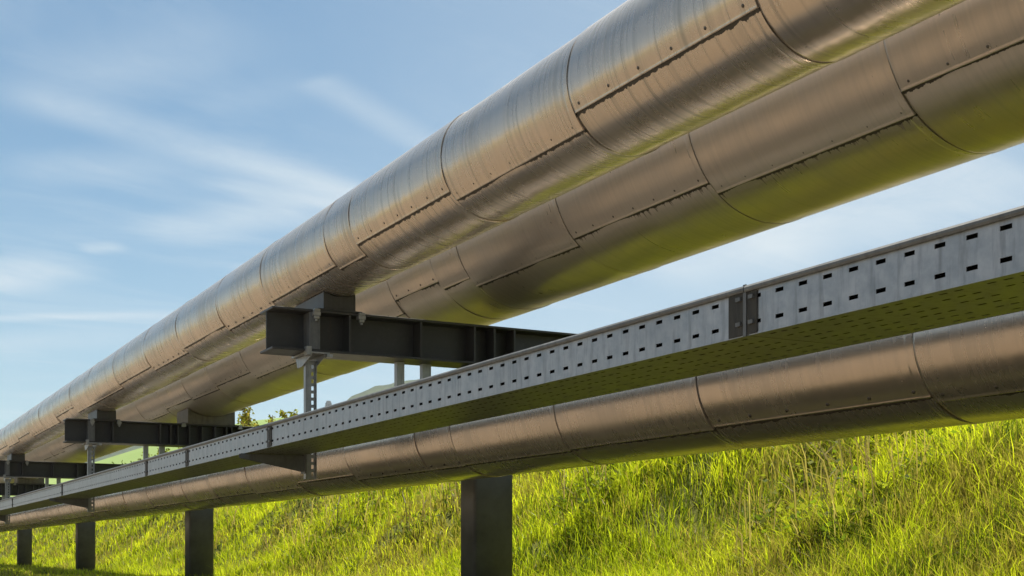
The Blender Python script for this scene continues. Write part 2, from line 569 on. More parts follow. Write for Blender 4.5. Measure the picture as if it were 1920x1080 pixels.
def tray():
    root = empty('cable_tray', (TX0, 0, TZ0), 'long galvanised cable tray with two rows of slots, below the beams', 'cable tray')
    joints = [-2.0, -.44, .846, 2.129, 2.69, 3.07, 4.27, 5.47, 6.67, 7.9, 9.2, 10.5, 11.8, 13.2]
    pitch = .0278 * U
    ref = .5823 * U
    Hh = TZ1 - TZ0
    rows = [(TZ0 + Hh * .205, TZ0 + Hh * .287), (TZ0 + Hh * .73, TZ0 + Hh * .812)]
    sl = .037
    Wd = TX1 - TX0
    for k in range(len(joints) - 1):
        y0, y1 = joints[k] * U + .002, joints[k + 1] * U - .002
        n0 = math.ceil((y0 + sl - ref) / pitch); n1 = math.floor((y1 - sl - ref) / pitch)
        cuts = [y0]
        for q in range(n0, n1 + 1):
            c = ref + q * pitch
            if c - sl / 2 > y0 + .004 and c + sl / 2 < y1 - .004: cuts += [c - sl / 2, c + sl / 2]
        cuts.append(y1)
        zc = [TZ0, rows[0][0], rows[0][1], rows[1][0], rows[1][1], TZ1]
        for side, xx in ((0, TX0), (1, TX1)):
            mb = MB()
            t = .003 if side == 0 else -.003
            for i in range(len(cuts) - 1):
                for j in range(5):
                    if i % 2 == 1 and j in (1, 3):
                        # slot: only its four rims
                        a, b, c, d = cuts[i], cuts[i + 1], zc[j], zc[j + 1]
                        mb.quad((xx, a, c), (xx + t, a, c), (xx + t, a, d), (xx, a, d))
                        mb.quad((xx, b, d), (xx + t, b, d), (xx + t, b, c), (xx, b, c))
                        mb.quad((xx, a, d), (xx + t, a, d), (xx + t, b, d), (xx, b, d))
                        mb.quad((xx, b, c), (xx + t, b, c), (xx + t, a, c), (xx, a, c))
                        continue
                    a, b, c, d = cuts[i], cuts[i + 1], zc[j], zc[j + 1]
                    mb.quad((xx, a, c), (xx, a, d), (xx, b, d), (xx, b, c))
                    mb.quad((xx + t, a, c), (xx + t, b, c), (xx + t, b, d), (xx + t, a, d))
            # folded lower flange edge
            if side == 0: mb.box(TX0 - .0015, TX0 + .004, y0, y1, TZ0 - .002, TZ0 + .004)
            mb.build('side_rail', M['galv'], root)
        # bottom plate with crosswise slots, set between the rails
        mb = MB()
        p2 = .052; s2 = .028; rowsx = 6
        xcut = [TX0 + .0045]
        for r_ in range(rowsx):
            c = TX0 + .045 + (Wd - .09) * r_ / (rowsx - 1)
            xcut += [c - .0045, c + .0045]
        xcut.append(TX1 - .0035)
        # y grouping: five slots, then a plain band
        yc = [y0]
        yy = y0 + .05
        g = 0
        near = y0 < 3.2 * U
        while yy + s2 < y1 - .03 and near:
            yc += [yy, yy + s2]; g += 1
            yy += p2 if g % 3 else p2 + .055
        yc.append(y1)
        for i in range(len(yc) - 1):
            for j in range(len(xcut) - 1):
                if i % 2 == 1 and j % 2 == 1: continue
                mb.quad((xcut[j], yc[i], TZ0), (xcut[j], yc[i + 1], TZ0), (xcut[j + 1], yc[i + 1], TZ0), (xcut[j + 1], yc[i], TZ0))
        mb.build('bottom_plate', M['galv_under'], root)
        # cover with rolled edge
        cv = [(TX0 - .010, TZ1 - .016), (TX0 - .013, TZ1 - .010), (TX0 - .013, TZ1 - .003), (TX0 - .008, TZ1 + .004), (TX0 + .02, TZ1 + .006),
              (TX1 - .02, TZ1 + .006), (TX1 + .008, TZ1 + .004), (TX1 + .013, TZ1 - .004), (TX1 + .010, TZ1 - .016), (TX1 + .003, TZ1 - .016),
              (TX1 + .003, TZ1 + .0015), (TX0 - .003, TZ1 + .0015), (TX0 - .003, TZ1 - .016)]
        mb = MB(); mb.prism(cv, y0, y1); mb.build('cover', M['galv_dark'], root)
        # cables lying in the tray
        mb = MB()
        for c in range(5):
            xx = TX0 + .05 + c * .075
            rr = random.uniform(.016, .028)
            mb.tube([(xx, y0 - .002, TZ0 + .012 + rr), (xx + random.uniform(-.01, .01), (y0 + y1) / 2, TZ0 + .012 + rr), (xx, y1 + .002, TZ0 + .012 + rr)], rr, 8)
        mb.build('cable', M['inner'], root)
        # splice plate across the joint
        yj = joints[k + 1] * U
        wide = .085 if abs(joints[k + 1] - .846) < .01 else .035
        mb = MB()
        mb.box(TX0 - .0045, TX0 - .0005, yj - .055, yj - .008, TZ0 + .001, TZ1 - .018, 0)
        mb.box(TX0 - .0045, TX0 - .0005, yj + .010, yj + wide, TZ0 + .001, TZ1 - .018, 0)
        mb.box(TX0 - .007, TX0 - .004, yj - .006, yj + .009, TZ0 - .004, TZ1 + .008, 1)
        for zz in (TZ0 + Hh * .25, TZ0 + Hh * .77):
            for yy in (yj - .032, yj + .030):
                mb.box(TX0 - .012, TX0 - .0045, yy - .011, yy + .011, zz - .006, zz + .006, 1)
        mb.build('splice_plate', [M['stain'], M['galv_dark']], root)
    return root

tray()

# ------------------------------------------------------------------ support frames
BZT, BZB = .4395, .363
FLW = .074     # flange width


def support(yf, label, stiff, big_saddle, col_y_extra=0.0):
    """yf: front edge of the beam flange (layout units)"""
    root = empty('pipe_support', W(1.155, yf, -.112), label, 'pipe support', 'steel supports under the pipes')
    X = lambda v: v * U
    Z = lambda v: v * U + EYE
    y0, y1 = yf * U, (yf + FLW) * U
    ym = (y0 + y1) / 2
    x0, x1 = X(.709), X(1.44)
    zt, zb = Z(BZT), Z(BZB)
    tf = .017
    mb = MB()
    prof = [(y0, zb), (y1, zb), (y1, zb + tf), (ym + .006, zb + tf), (ym + .006, zt - tf), (y1, zt - tf), (y1, zt), (y0, zt), (y0, zt - tf),
            (ym - .006, zt - tf), (ym - .006, zb + tf), (y0, zb + tf)]
    mb.prism(prof, x0, x1, 'x')
    beam = mb.build('beam', M['steel'], root, .003)
    for sx in stiff:
        mb = MB()
        mb.box(X(sx) - .008, X(sx) + .008, y0 + .004, ym - .0065, zb + tf + .0005, zt - tf - .0005)
        mb.box(X(sx) - .008, X(sx) + .008, ym + .0065, y1 - .004, zb + tf + .0005, zt - tf - .0005)
        mb.build('stiffener', M['steel'], beam, .002)
    # column: hollow section with rounded corners
    cx0, cx1 = X(1.112), X(1.198)
    cy0, cy1 = y0 + .006, y0 + .006 + .066 * U
    rr = .028
    poly = []
    for (qx, qy, s) in ((cx1 - rr, cy1 - rr, 0), (cx0 + rr, cy1 - rr, 1), (cx0 + rr, cy0 + rr, 2), (cx1 - rr, cy0 + rr, 3)):
        for j in range(5):
            a = math.pi / 2 * (s + j / 4)
            poly.append((qx + rr * math.cos(a), qy + rr * math.sin(a)))
    mb = MB(); mb.prism(poly, .02, zb - .0005, 'z')
    for i in range(len(poly)): mb.sm[i] = True
    col = mb.build('column', M['column'], root)
    mb = MB(); mb.box(cx0 - .09, cx1 + .09, cy0 - .09, cy1 + .09, -.3, .02)
    mb.build('footing', M['concrete'], root, .01)
    mb = MB(); mb.box(cx0 - .06, cx1 + .06, cy0 - .06, cy1 + .06, .0205, .040)
    for bx in (cx0 - .035, cx1 + .035):
        for by in (cy0 - .035, cy1 + .035):
            mb.tube([(bx, by, .04), (bx, by, .075)], .014, 6, smooth=False)
    mb.build('base_plate', M['steel'], col, .002)
    # bracket that carries the low pipe from the column
    mb = MB()
    mb.prism([(cx0 - .001, Z(.175)), (cx0 - .001, Z(.23)), (cx0 - .22, Z(.23)), (cx0 - .22, Z(.21))], ym - .05, ym + .05)
    mb.build('pipe_bracket', M['steel'], root, .002)
    # saddle under the upper pipe
    def saddle(xa, xb, pipe_x, pipe_z, pipe_r, mat, length):
        ya, yb = y0 + .008, y0 + .008 + length
        zb_ = zt + .012
        n = 13
        top = []
        for i in range(n):
            xx = xb + (xa - xb) * i / (n - 1)
            dz = pipe_z - math.sqrt(max(1e-6, (pipe_r + .004) ** 2 - (xx - pipe_x) ** 2))
            top.append((xx, dz - .001))
        poly = [(xa, zb_), (xb, zb_)] + top
        mb = MB(); mb.prism(poly, ya, yb)
        return mb, ya, yb, zb_
    mb, ya, yb, zb_ = saddle(X(.806), X(.868), X(AX), Z(AZ), AR * U, None, .62)
    mb.box(X(.794), X(.880), ya - .014, yb + .014, zt + .0008, zt + .0125)
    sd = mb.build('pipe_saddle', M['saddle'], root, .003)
    for xx in (X(.790), X(.877)):
        mb = MB()
        yc = y0 - .016
        mb.box(xx - .026, xx + .026, yc - .018, y0 + .02, zt - .028 - tf, zt - tf - .001)
        mb.box(xx - .022, xx + .022, yc - .022, y0 - .002, zt - tf - .001, zt + .0005)
        mb.box(xx - .018, xx + .018, yc - .014, yc + .012, zt - .066, zt - .0455)
        mb.tube([(xx, yc, zt - .082), (xx, yc, zt - .066)], .011, 6, smooth=False)
        mb.build('beam_clamp', M['galv_strut'], sd, .003)
    if big_saddle:
        mb, ya, yb, zb_ = saddle(X(1.108), X(1.272), X(BX), Z(BZ), BR * U, None, .60)
        mb.box(X(1.085), X(1.298), ya - .014, yb + .014, zt + .0008, zt + .0125)
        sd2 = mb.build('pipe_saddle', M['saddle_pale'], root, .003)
        for xx in (X(1.092), X(1.288)):
            mb = MB()
            mb.box(xx - .026, xx + .026, y0 - .034, y0 + .02, zt - .045, zt - tf - .001)
            mb.box(xx - .022, xx + .022, y0 - .036, y0 - .002, zt - tf - .001, zt + .0005)
            mb.build('beam_clamp', M['galv_strut'], sd2, .003)
    # vertical channel on the beam face in line with the hanger
    mb = MB()
    xa, xb = X(.779), X(.799)
    mb.box(xa, xb, y0 + .003, y0 + .009, zb + tf + .001, zt - tf - .001)
    mb.box(xa, xa + .006, y0 + .0095, ym - .008, zb + tf + .001, zt - tf - .001)
    mb.box(xb - .006, xb, y0 + .0095, ym - .008, zb + tf + .001, zt - tf - .001)
    mb.build('stiffener_channel', M['galv_dark'], root, .002)
    # hanger strut: perforated I-profile hanging from the bottom flange, passing behind the tray
    hx0, hx1 = X(.783), X(.8045)
    yc = ym + .012
    zlo, zhi = Z(.134), zb - .040
    mb = MB()
    mb.box(hx0, hx0 + .005, yc - .021, yc + .021, zlo, zhi)
    mb.box(hx1 - .005, hx1, yc - .021, yc + .021, zlo, zhi)
    # web with slots
    zz = zlo
    while zz < zhi - .06:
        mb.box(hx0 + .0055, hx1 - .0055, yc - .003, yc + .003, zz, zz + .022)
        mb.box(hx0 + .0055, hx0 + .048, yc - .0028, yc + .0028, zz + .0222, zz + .0498)
        mb.box(hx1 - .016, hx1 - .0055, yc - .0028, yc + .0028, zz + .0222, zz + .0498)
        zz += .05
    mb.box(hx0 + .0055, hx1 - .0055, yc - .003, yc + .003, zz, zhi)
    st = mb.build('hanger_strut', M['galv_strut'], root)
    # head bracket under the flange
    mb = MB()
    hm = (hx0 + hx1) / 2
    mb.box(hx0 - .045, hx1 + .045, y0 - .012, y1 + .03, zb - .0125, zb - .0008)
    mb.prism([(y0 - .012, zb - .013), (y0 - .012, zb - .032), (yc + .03, zb - .085), (yc + .12, zb - .085), (y1 + .03, zb - .013)], hx0 - .012, hx0 - .006, 'x')
    mb.prism([(y0 - .012, zb - .013), (y0 - .012, zb - .032), (yc + .03, zb - .085), (yc + .12, zb - .085), (y1 + .03, zb - .013)], hx1 + .006, hx1 + .012, 'x')
    mb.box(hx0 - .05, hx0 - .015, y0 - .04, y0 + .02, zb - .03, zb + .03)
    mb.box(hx1 + .02, hx1 + .06, y0 - .03, y0 + .03, zb - .035, zb - .0125)
    mb.build('hanger_bracket', M['galv_strut'], st, .002)
    # cantilever arm below the tray
    mb = MB()
    xt_ = X(.662)
    zq = TZ0 - .004
    arm = [(hx0 - .004, zq), (hx0 - .004, zq - .115), (hx0 - .05, zq - .105), (xt_, zq - .030), (xt_, zq)]
    mb.prism(arm, yc - .026, yc - .022)
    mb.prism(arm, yc + .022, yc + .026)
    mb.box(xt_, hx0 - .004, yc - .0215, yc + .0215, zq - .004, zq - .0003)
    mb.box(hx0 - .012, hx0 - .0005, yc - .045, yc + .045, zq - .125, zq + .02)
    mb.build('cantilever_arm', M['galv_dark'], st, .001)
    # pair of hanger rods with a cross bar over the low pipe
    yr = ym + .03
    for (xa_, xb_) in ((.968, .9835), (1.0214, 1.0394)):
        mb = MB()
        a, b = X(xa_), X(xb_)
        mb.box(a, b, yr - .005, yr + .0, Z(.285), zb - .001)
        mb.box(a, a + .005, yr + .0003, yr + .045, Z(.285), zb - .001)
        mb.box(b - .005, b, yr + .0003, yr + .045, Z(.285), zb - .001)
        mb.build('hanger_post', M['galv_strut'], root)
    mb = MB()
    mb.box(X(.985), X(1.075), yr + .05, yr + .09, Z(.312), Z(.322))
    mb.build('cross_bar', M['steel'], root, .002)
    return root


ST1 = (.857, 1.0, 1.113, 1.156, 1.2)
ST2 = (.859, 1.015, 1.050, 1.0745, 1.114, 1.158, 1.203, 1.242, 1.261, 1.298)
support(2.235, 'nearest dark steel support, widest column and largest beam of them all', ST1, False)
support(4.43, 'second dark steel support back, its beam with many close stiffeners and a pale saddle', ST2, True)
support(6.62, 'third dark steel support back, between the second and the farthest ones', ST1, False)
support(8.80, 'dark steel support at the left picture edge, with the thinnest visible column', ST2, True)
support(10.98, 'farthest dark steel support, only its beam showing at the extreme left', ST1, False)

# ------------------------------------------------------------------ grass
def world_from(px, d):
    lat = (px - 960) / FPX * d
    return lat * C_ + d * S_, d * C_ - lat * S_

def grass(n_try):
    d = np.exp(RNG.uniform(math.log(5.5), math.log(75), n_try))
    px = RNG.uniform(-250, 2250, n_try)
    x, y = world_from(px, d)
    tall = fbm(x * .42 + 3, y * .42 + 8, 3)           # tall clumps
    fine = fbm(x * 2.3, y * 2.3 + 40, 3)
    keep = (x > np.where(y > 13, 2.5, 3.75)) & (x < 8.3) & (y < 70)
    keep &= RNG.random(n_try) < np.clip((fine - .22) * 4.2, .32, 1) * np.where(x < 4.6, .7, 1)
    x, y, d, tall, fine = x[keep], y[keep], d[keep], tall[keep], fine[keep]
    n = len(x)
    right = np.clip((x * .9 - y * .55 - 1.0) / 4, 0, 1)     # rank growth nearest the lens
    z = height(x, y) - .02
    h = (.09 + .36 * np.clip((tall - .3) * 2.2, 0, 1) * (.38 + 1.0 * right) + .10 * RNG.random(n)) * RNG.uniform(.55, 1.25, n)
    h = np.where(x < 4.6, h * .6, h)
    w = (.0025 + .0004 * d) * RNG.uniform(.7, 1.5, n)
    az = RNG.uniform(0, 2 * math.pi, n)
    la = RNG.uniform(0, 2 * math.pi, n); lm = np.abs(RNG.normal(0, .40, n)) + .06
    lx = np.cos(la) * lm * h - .05 * h; ly = np.sin(la) * lm * h
    dx, dy = np.cos(az) * w * .5, np.sin(az) * w * .5
    P = np.zeros((n, 5, 3))
    P[:, 0] = np.stack([x - dx, y - dy, z], -1)
    P[:, 1] = np.stack([x + dx, y + dy, z], -1)
    P[:, 2] = np.stack([x + dx * .8 + lx * .35, y + dy * .8 + ly * .35, z + h * .6], -1)
    P[:, 3] = np.stack([x - dx * .8 + lx * .35, y - dy * .8 + ly * .35, z + h * .6], -1)
    P[:, 4] = np.stack([x + lx, y + ly, z + h * (1 - .25 * lm)], -1)
    b = np.arange(n) * 5
    tri = np.concatenate([np.stack([b, b + 1, b + 2], -1), np.stack([b, b + 2, b + 3], -1), np.stack([b + 3, b + 2, b + 4], -1)])
    me = np_mesh('grass', P.reshape(-1, 3), tri, M['blade'], smooth=False)
    hue = np.clip(fbm(x * .9 + 60, y * .9, 3) * 1.6 - .35 + RNG.normal(0, .22, n), 0, 1)
    ca = np.array([.25, .31, .022]); cb = np.array([.60, .64, .045])
    c = ca + (cb - ca) * hue[:, None]
    straw = RNG.random(n) < (.05 + .10 * np.clip((fbm(x * 1.3 + 11, y * 1.3 + 90, 2) - .45) * 4, 0, 1))
    c = np.where(straw[:, None], np.array([.36, .29, .10]), c)
    dull = RNG.random(n) < np.clip((fbm(x * .8 + 31, y * .8 + 77, 3) - .40) * 3.5, .06, .6)
    c = np.where(dull[:, None], np.array([.27, .235, .085]), c)
    dk = RNG.random(n) < np.clip((fbm(x * 2.6 + 201, y * 2.6 + 13, 3) - .54) * 6, 0, .36)
    c = np.where(dk[:, None], np.array([.075, .115, .014]), c)
    dry = np.clip((x + (tall - .5) * 1.2 - 7.3) / .9, 0, 1) * .85
    c = np.where((RNG.random(n) < dry)[:, None], np.array([.44, .37, .17]), c)
    c *= RNG.uniform(.75, 1.2, n)[:, None]
    cc = np.ones((n, 5, 4), np.float32); cc[:, :, :3] = c[:, None, :]
    at = me.color_attributes.new('tint', 'FLOAT_COLOR', 'POINT')
    at.data.foreach_set('color', cc.ravel())
    o = bpy.data.objects.new('grass', me); COL.objects.link(o)
    tag(o, 'bright yellow green meadow grass covering the bank', kind='stuff')
    return n

NB = grass(1150000)

# leafy weeds among the grass: small rosettes of broad leaves and bent dry stems
def weeds(n_try):
    d = np.exp(RNG.uniform(math.log(6.5), math.log(40), n_try))
    px = RNG.uniform(-100, 2150, n_try)
    x, y = world_from(px, d)
    k = fbm(x * .6 + 70, y * .6 + 5, 2)
    keep = (x > 5.4) & (x < 13) & (k > .50)
    x, y, d = x[keep], y[keep], d[keep]
    V, F, Ccol = [], [], []
    for i in range(len(x)):
        z = float(height(x[i], y[i]))
        kind = random.random()
        if kind < .72:
            nl = random.randint(5, 12); hh = random.uniform(.08, .34)
            base = Vector((.09, .13, .018)) if random.random() < .6 else Vector((.17, .19, .03))
            for q in range(nl):
                a = random.uniform(0, 6.28); el = random.uniform(-.2, .9)
                c = Vector((x[i] + random.uniform(-.1, .1), y[i] + random.uniform(-.1, .1), z + random.uniform(.03, hh)))
                dr = Vector((math.cos(a) * math.cos(el), math.sin(a) * math.cos(el), math.sin(el)))
                sd = dr.cross(Vector((0, 0, 1))).normalized()
                L = random.uniform(.022, .075); w = L * random.uniform(.28, .45)
                b = len(V)
                V += [c, c + dr * L * .5 + sd * w, c + dr * L, c + dr * L * .5 - sd * w]
                F += [(b, b + 1, b + 2), (b, b + 2, b + 3)]
                cc = base * random.uniform(.7, 1.3)
                Ccol += [cc] * 4
        else:
            a = random.uniform(0, 6.28); hh = random.uniform(.3, .7); le = random.uniform(.1, .8) * hh
            p0 = Vector((x[i], y[i], z)); p1 = p0 + Vector((math.cos(a) * le * .4, math.sin(a) * le * .4, hh * .7))
            p2 = p0 + Vector((math.cos(a) * le, math.sin(a) * le, hh * random.uniform(.6, 1.0)))
            w = Vector((C_, -S_, 0)) * (.0022 + .00025 * d[i])
            b = len(V)
            V += [p0 - w, p0 + w, p1 + w * .9, p1 - w * .9, p2 + w * .4, p2 - w * .4]
            F += [(b, b + 1, b + 2), (b, b + 2, b + 3), (b + 3, b + 2, b + 4), (b + 3, b + 4, b + 5)]
            cc = random.choice((Vector((.28, .23, .12)), Vector((.22, .17, .13)), Vector((.24, .20, .08)), Vector((.30, .25, .15))))
            Ccol += [cc] * 6
    me = np_mesh('weeds', np.array([tuple(v) for v in V]), np.array(F), M['leaf'], smooth=False)
    cc = np.ones((len(V), 4), np.float32); cc[:, :3] = np.array([tuple(c) for c in Ccol])
    me.color_attributes.new('tint', 'FLOAT_COLOR', 'POINT').data.foreach_set('color', cc.ravel())
    o = bpy.data.objects.new('weeds', me); COL.objects.link(o)
    tag(o, 'leafy weeds and bent dry stalks scattered through the grass', kind='stuff')

weeds(21000)

# ------------------------------------------------------------------ saplings and bushes on the crest
def make_tree(name, label, cat, group, px, x_m, ytop, spread, leaves, kind='sapling', tint=(.16, .19, .02)):
    """px / ytop are where its top shows; x_m is its distance across from the lens"""
    k = (px + 335) * C_ / FPX
    d = x_m / k
    x, y = world_from(px, d)
    z = float(height(x, y)) - .03
    top = (1035 - ytop) / FPX * d + EYE
    H = max(.5, top - z)
    root = empty(name, (x, y, z), label, cat, group)
    mb = MB()
    tips = []
    ns = 1 if kind == 'sapling' else 4
    for s in range(ns):
        a = random.uniform(0, 6.28); sp = spread * (.25 if kind == 'sapling' else .8) * random.random()
        pts = [(x + math.cos(a) * sp * t ** 1.5 + random.uniform(-.02, .02) * H, y + math.sin(a) * sp * t ** 1.5, z + H * .93 * t) for t in (0, .25, .5, .75, 1)]
        r0 = .018 * H if kind == 'sapling' else .010 * H
        mb.tube(pts, [r0, r0 * .8, r0 * .6, r0 * .4, r0 * .15], 6)
        for b in range(9 if kind == 'sapling' else 6):
            t = random.uniform(.3, .97); i = min(3, int(t * 4)); f = t * 4 - i
            p = Vector(pts[i]).lerp(Vector(pts[i + 1]), f)
            a2 = random.uniform(0, 6.28); L = spread * random.uniform(.4, 1.0) * (1.1 - .6 * t)
            q = p + Vector((math.cos(a2) * L, math.sin(a2) * L, L * random.uniform(.3, .9)))
            q.z = min(q.z, z + H)
            m_ = p.lerp(q, .5) + Vector((0, 0, -.04 * L))
            mb.tube([tuple(p), tuple(m_), tuple(q)], [r0 * .35, r0 * .22, r0 * .08], 5)
            tips += [(m_, q)]
        tips.append((Vector(pts[3]), Vector(pts[4])))
    mb.build('trunk', M['bark'], root)
    V, F, Cc = [], [], []
    for q in range(leaves):
        p, e = random.choice(tips)
        c = p.lerp(e, random.random()) + Vector([random.gauss(0, .05 * spread) for _ in range(3)])
        dr = Vector([random.gauss(0, 1) for _ in range(3)]).normalized()
        sd = dr.orthogonal().normalized()
        L = random.uniform(.035, .075) * (H / 2) ** .5 * 1.5; w = L * .38
        b = len(V)
        V += [c, c + dr * L * .5 + sd * w, c + dr * L, c + dr * L * .5 - sd * w]
        F += [(b, b + 1, b + 2), (b, b + 2, b + 3)]
        cc = Vector(tint) * random.uniform(.5, 1.3)
        if random.random() < .2: cc = Vector((.28, .22, .05)) * random.uniform(.7, 1.1)
        Cc += [cc] * 4
    off = Vector((x, y, z))
    me = np_mesh('crown', np.array([tuple(v - off) for v in V]), np.array(F), M['leaf'], smooth=False)
    ar = np.ones((len(V), 4), np.float32); ar[:, :3] = np.array([tuple(c) for c in Cc])
    me.color_attributes.new('tint', 'FLOAT_COLOR', 'POINT').data.foreach_set('color', ar.ravel())
    o = bpy.data.objects.new('crown', me); COL.objects.link(o); o.parent = root
    return root

G1 = 'young trees along the top of the bank'
make_tree('young_tree', 'sparse young tree with yellowish leaves beside the end of the second beam', 'tree', G1, 466, 11.6, 752, 1.1, 820, 'sapling', (.24, .24, .04))
make_tree('young_tree', 'thin sapling with a few drooping dark leaves, between two fuller young trees', 'tree', G1, 509, 12.2, 764, .38, 90)
make_tree('young_tree', 'young tree with a bright green base just left of the first hanger strut', 'tree', G1, 549, 11.9, 754, .8, 760, 'sapling', (.22, .24, .03))
make_tree('young_tree', 'thin sapling with bare twigs right against the bright green young tree', 'tree', G1, 528, 12.6, 772, .35, 80)
G2 = 'bushes on the bank beyond the second support'
make_tree('bush', 'yellow green bush under the second beam, fullest of the bushes', 'bush', G2, 330, 11.8, 836, 1.2, 1900, 'bush')
make_tree('bush', 'low yellow green bush left of the fullest bush, beside a hanger post', 'bush', G2, 294, 11.9, 845, .9, 1100, 'bush')
make_tree('bush', 'greyish bush showing just above the tray, left of the yellow green bushes', 'bush', G2, 262, 12.2, 856, .9, 900, 'bush', (.11, .12, .04))
make_tree('bush', 'loose yellow green bush spreading between two young trees, behind the tray', 'bush', G2, 518, 12.2, 779, 1.3, 1300, 'bush', (.24, .26, .04))
make_tree('bush', 'yellow bush low behind the tray near the second tray hanger', 'bush', G2, 478, 12.6, 782, 1.1, 1100, 'bush', (.2, .2, .03))

# ------------------------------------------------------------------ distant land
def hill(name, label, pts, D, front, back, mat, rough, z0):
    """pts: (px, y) along its skyline at distance D; the slope runs from front to back distance"""
    pxs = np.array([p[0] for p in pts], float); yy = np.array([p[1] for p in pts], float)
    n = 260; m = 34
    cp = np.linspace(pxs[0], pxs[-1], n)
    cy = np.interp(cp, pxs, yy)
    k = np.ones(9) / 9
    cy = np.convolve(np.pad(cy, 4, 'edge'), k, 'valid')
    top = (1035 - cy) / FPX * D + EYE
    V = np.zeros((n, m, 3))
    for j in range(m):
        t = j / (m - 1)
        if t < .6:
            s = t / .6; dist = front + (D - front) * s; q = s * s * (3 - 2 * s) * .55 + s * .45
        else:
            s = (t - .6) / .4; dist = D + (back - D) * s; q = 1 - s * s * (3 - 2 * s)
        x, y = world_from(cp, dist)
        z = z0 + (top - z0) * q
        if rough: z = z + (fbm(x / rough[0], y / rough[0], 3) - .45) * rough[1] * min(1, q * 2)
        V[:, j] = np.stack([x, y, z], -1)
    ii = (np.arange(n - 1)[:, None] * m + np.arange(m - 1)[None, :]).ravel()
    F = np.stack([ii, ii + m, ii + m + 1, ii + 1], -1)
    o = bpy.data.objects.new(name, np_mesh(name, V.reshape(-1, 3), F, mat)); COL.objects.link(o)
    return tag(o, label, kind='structure')

hill('field_hill', 'pale green open field rising beyond the bank', [(-150, 940), (60, 895), (172, 869), (255, 843), (330, 822), (460, 791), (562, 780), (640, 776), (760, 790), (950, 850), (1150, 930)],
     330, 150, 520, M['field'], None, 2.6)
hill('wooded_ridge', 'blue grey wooded ridge on the far skyline', [(-200, 930), (60, 862), (184, 838), (255, 830), (340, 842), (430, 868), (560, 820), (622, 768), (645, 753), (678, 731), (745, 715), (830, 708), (960, 710), (1100, 730), (1400, 830), (1700, 950)],
     1350, 800, 1900, M['forest'], (22, 11), 2.0)

mb = MB()
xs_ = [-120, -160, -210, -270, -340, -420, -520]; zs_ = [-.5, 6, 14, 22, 28, 31, 20]
ys_ = np.linspace(-500, 900, 90)
hv, hf = [], []
for a_, zq in zip(xs_, zs_):
    for q in ys_:
        hv.append((a_ + 14 * math.sin(q * .013), q, zq * (.8 + .35 * float(vnoise(q / 90.0, a_ / 60.0 + 50)))))
nyq = len(ys_)
for i in range(len(xs_) - 1):
    for j in range(nyq - 1):
        hf.append((i * nyq + j, i * nyq + j + 1, (i + 1) * nyq + j + 1, (i + 1) * nyq + j))
o = bpy.data.objects.new('dry_hill', np_mesh('dry_hill', np.array(hv), np.array(hf), M['dry'])); COL.objects.link(o)
tag(o, 'dry tan hillside across the track, facing the pipes', kind='structure')

D = 900
x, y = world_from(616, D)
zt_ = (1035 - 755) / FPX * D + EYE
mb = MB()
mb.box(x - 1.7, x + 1.7, y - 1.7, y + 1.7, 60, zt_)
mb.box(x - 1.2, x + 1.2, y - 1.2, y + 1.2, zt_ + .01, zt_ + 1.2)
mb.box(x - 2.0, x + 2.0, y - 2.0, y + 2.0, zt_ - 2.6, zt_ - 2.0)
o = mb.build('far_tower', M['tower'])
tag(o, 'small grey tower standing on the far skyline right of the first hanger strut', 'tower')

# small far trees along the foot of the field
for i, (px, yt_, w) in enumerate(((222, 861, 3), (235, 862, 3.2), (249, 860, 3.4), (257, 858, 3))):
    D = 150
    x, y = world_from(px, D)
    z = 2.6
    top = (1035 - yt_) / FPX * D + EYE
    root = empty('field_tree', (x, y, z), 'tiny rounded tree in the row along the foot of the pale green field', 'tree', 'row of tiny trees at the foot of the field')
    mb = MB(); mb.tube([(x, y, z - .2), (x, y, z + (top - z) * .6)], [.25, .12], 6); mb.build('trunk', M['bark'], root)
    V, F, Cc = [], [], []
    for q in range(260):
        u_ = Vector([random.gauss(0, 1) for _ in range(3)]).normalized() * random.random() ** .4
        c = Vector((x, y, z + (top - z) * .62)) + Vector((u_.x * w * .42, u_.y * w * .42, u_.z * (top - z) * .36))
        dr = Vector([random.gauss(0, 1) for _ in range(3)]).normalized(); sd = dr.orthogonal().normalized()
        b = len(V); L = .45
        V += [c, c + dr * L * .5 + sd * L * .4, c + dr * L, c + dr * L * .5 - sd * L * .4]
        F += [(b, b + 1, b + 2), (b, b + 2, b + 3)]
        Cc += [Vector((.09, .12, .03)) * random.uniform(.6, 1.2)] * 4
    off = Vector((x, y, z))
    me = np_mesh('crown', np.array([tuple(v - off) for v in V]), np.array(F), M['leaf'], smooth=False)
    ar = np.ones((len(V), 4), np.float32); ar[:, :3] = np.array([tuple(c) for c in Cc])
    me.color_attributes.new('tint', 'FLOAT_COLOR', 'POINT').data.foreach_set('color', ar.ravel())
    o = bpy.data.objects.new('crown', me); COL.objects.link(o); o.parent = root

# ------------------------------------------------------------------ sky
SUN_AZ, SUN_EL = math.radians(26), math.radians(64)      # azimuth from +Y towards +X
world = bpy.data.worlds.new('World'); SC.world = world; world.use_nodes = True
t = NT(world.node_tree)
wo = t.node('ShaderNodeOutputWorld'); bg = t.node('ShaderNodeBackground')
t.link(bg.outputs[0], wo.inputs[0])
sky = t.node('ShaderNodeTexSky', sky_type='NISHITA')
sky.sun_disc = False
sky.sun_elevation = SUN_EL; sky.sun_rotation = SUN_AZ
sky.air_density = 1.0; sky.dust_density = .7; sky.ozone_density = 1.0; sky.altitude = 300
dirv = t.node('ShaderNodeTexCoord').outputs['Generated']
s = t.sep(dirv)
zz = t.math('ADD', t.math('MAXIMUM', s[2], 0.0), .09)
PX, PY = t.math('DIVIDE', s[0], zz), t.math('DIVIDE', s[1], zz)

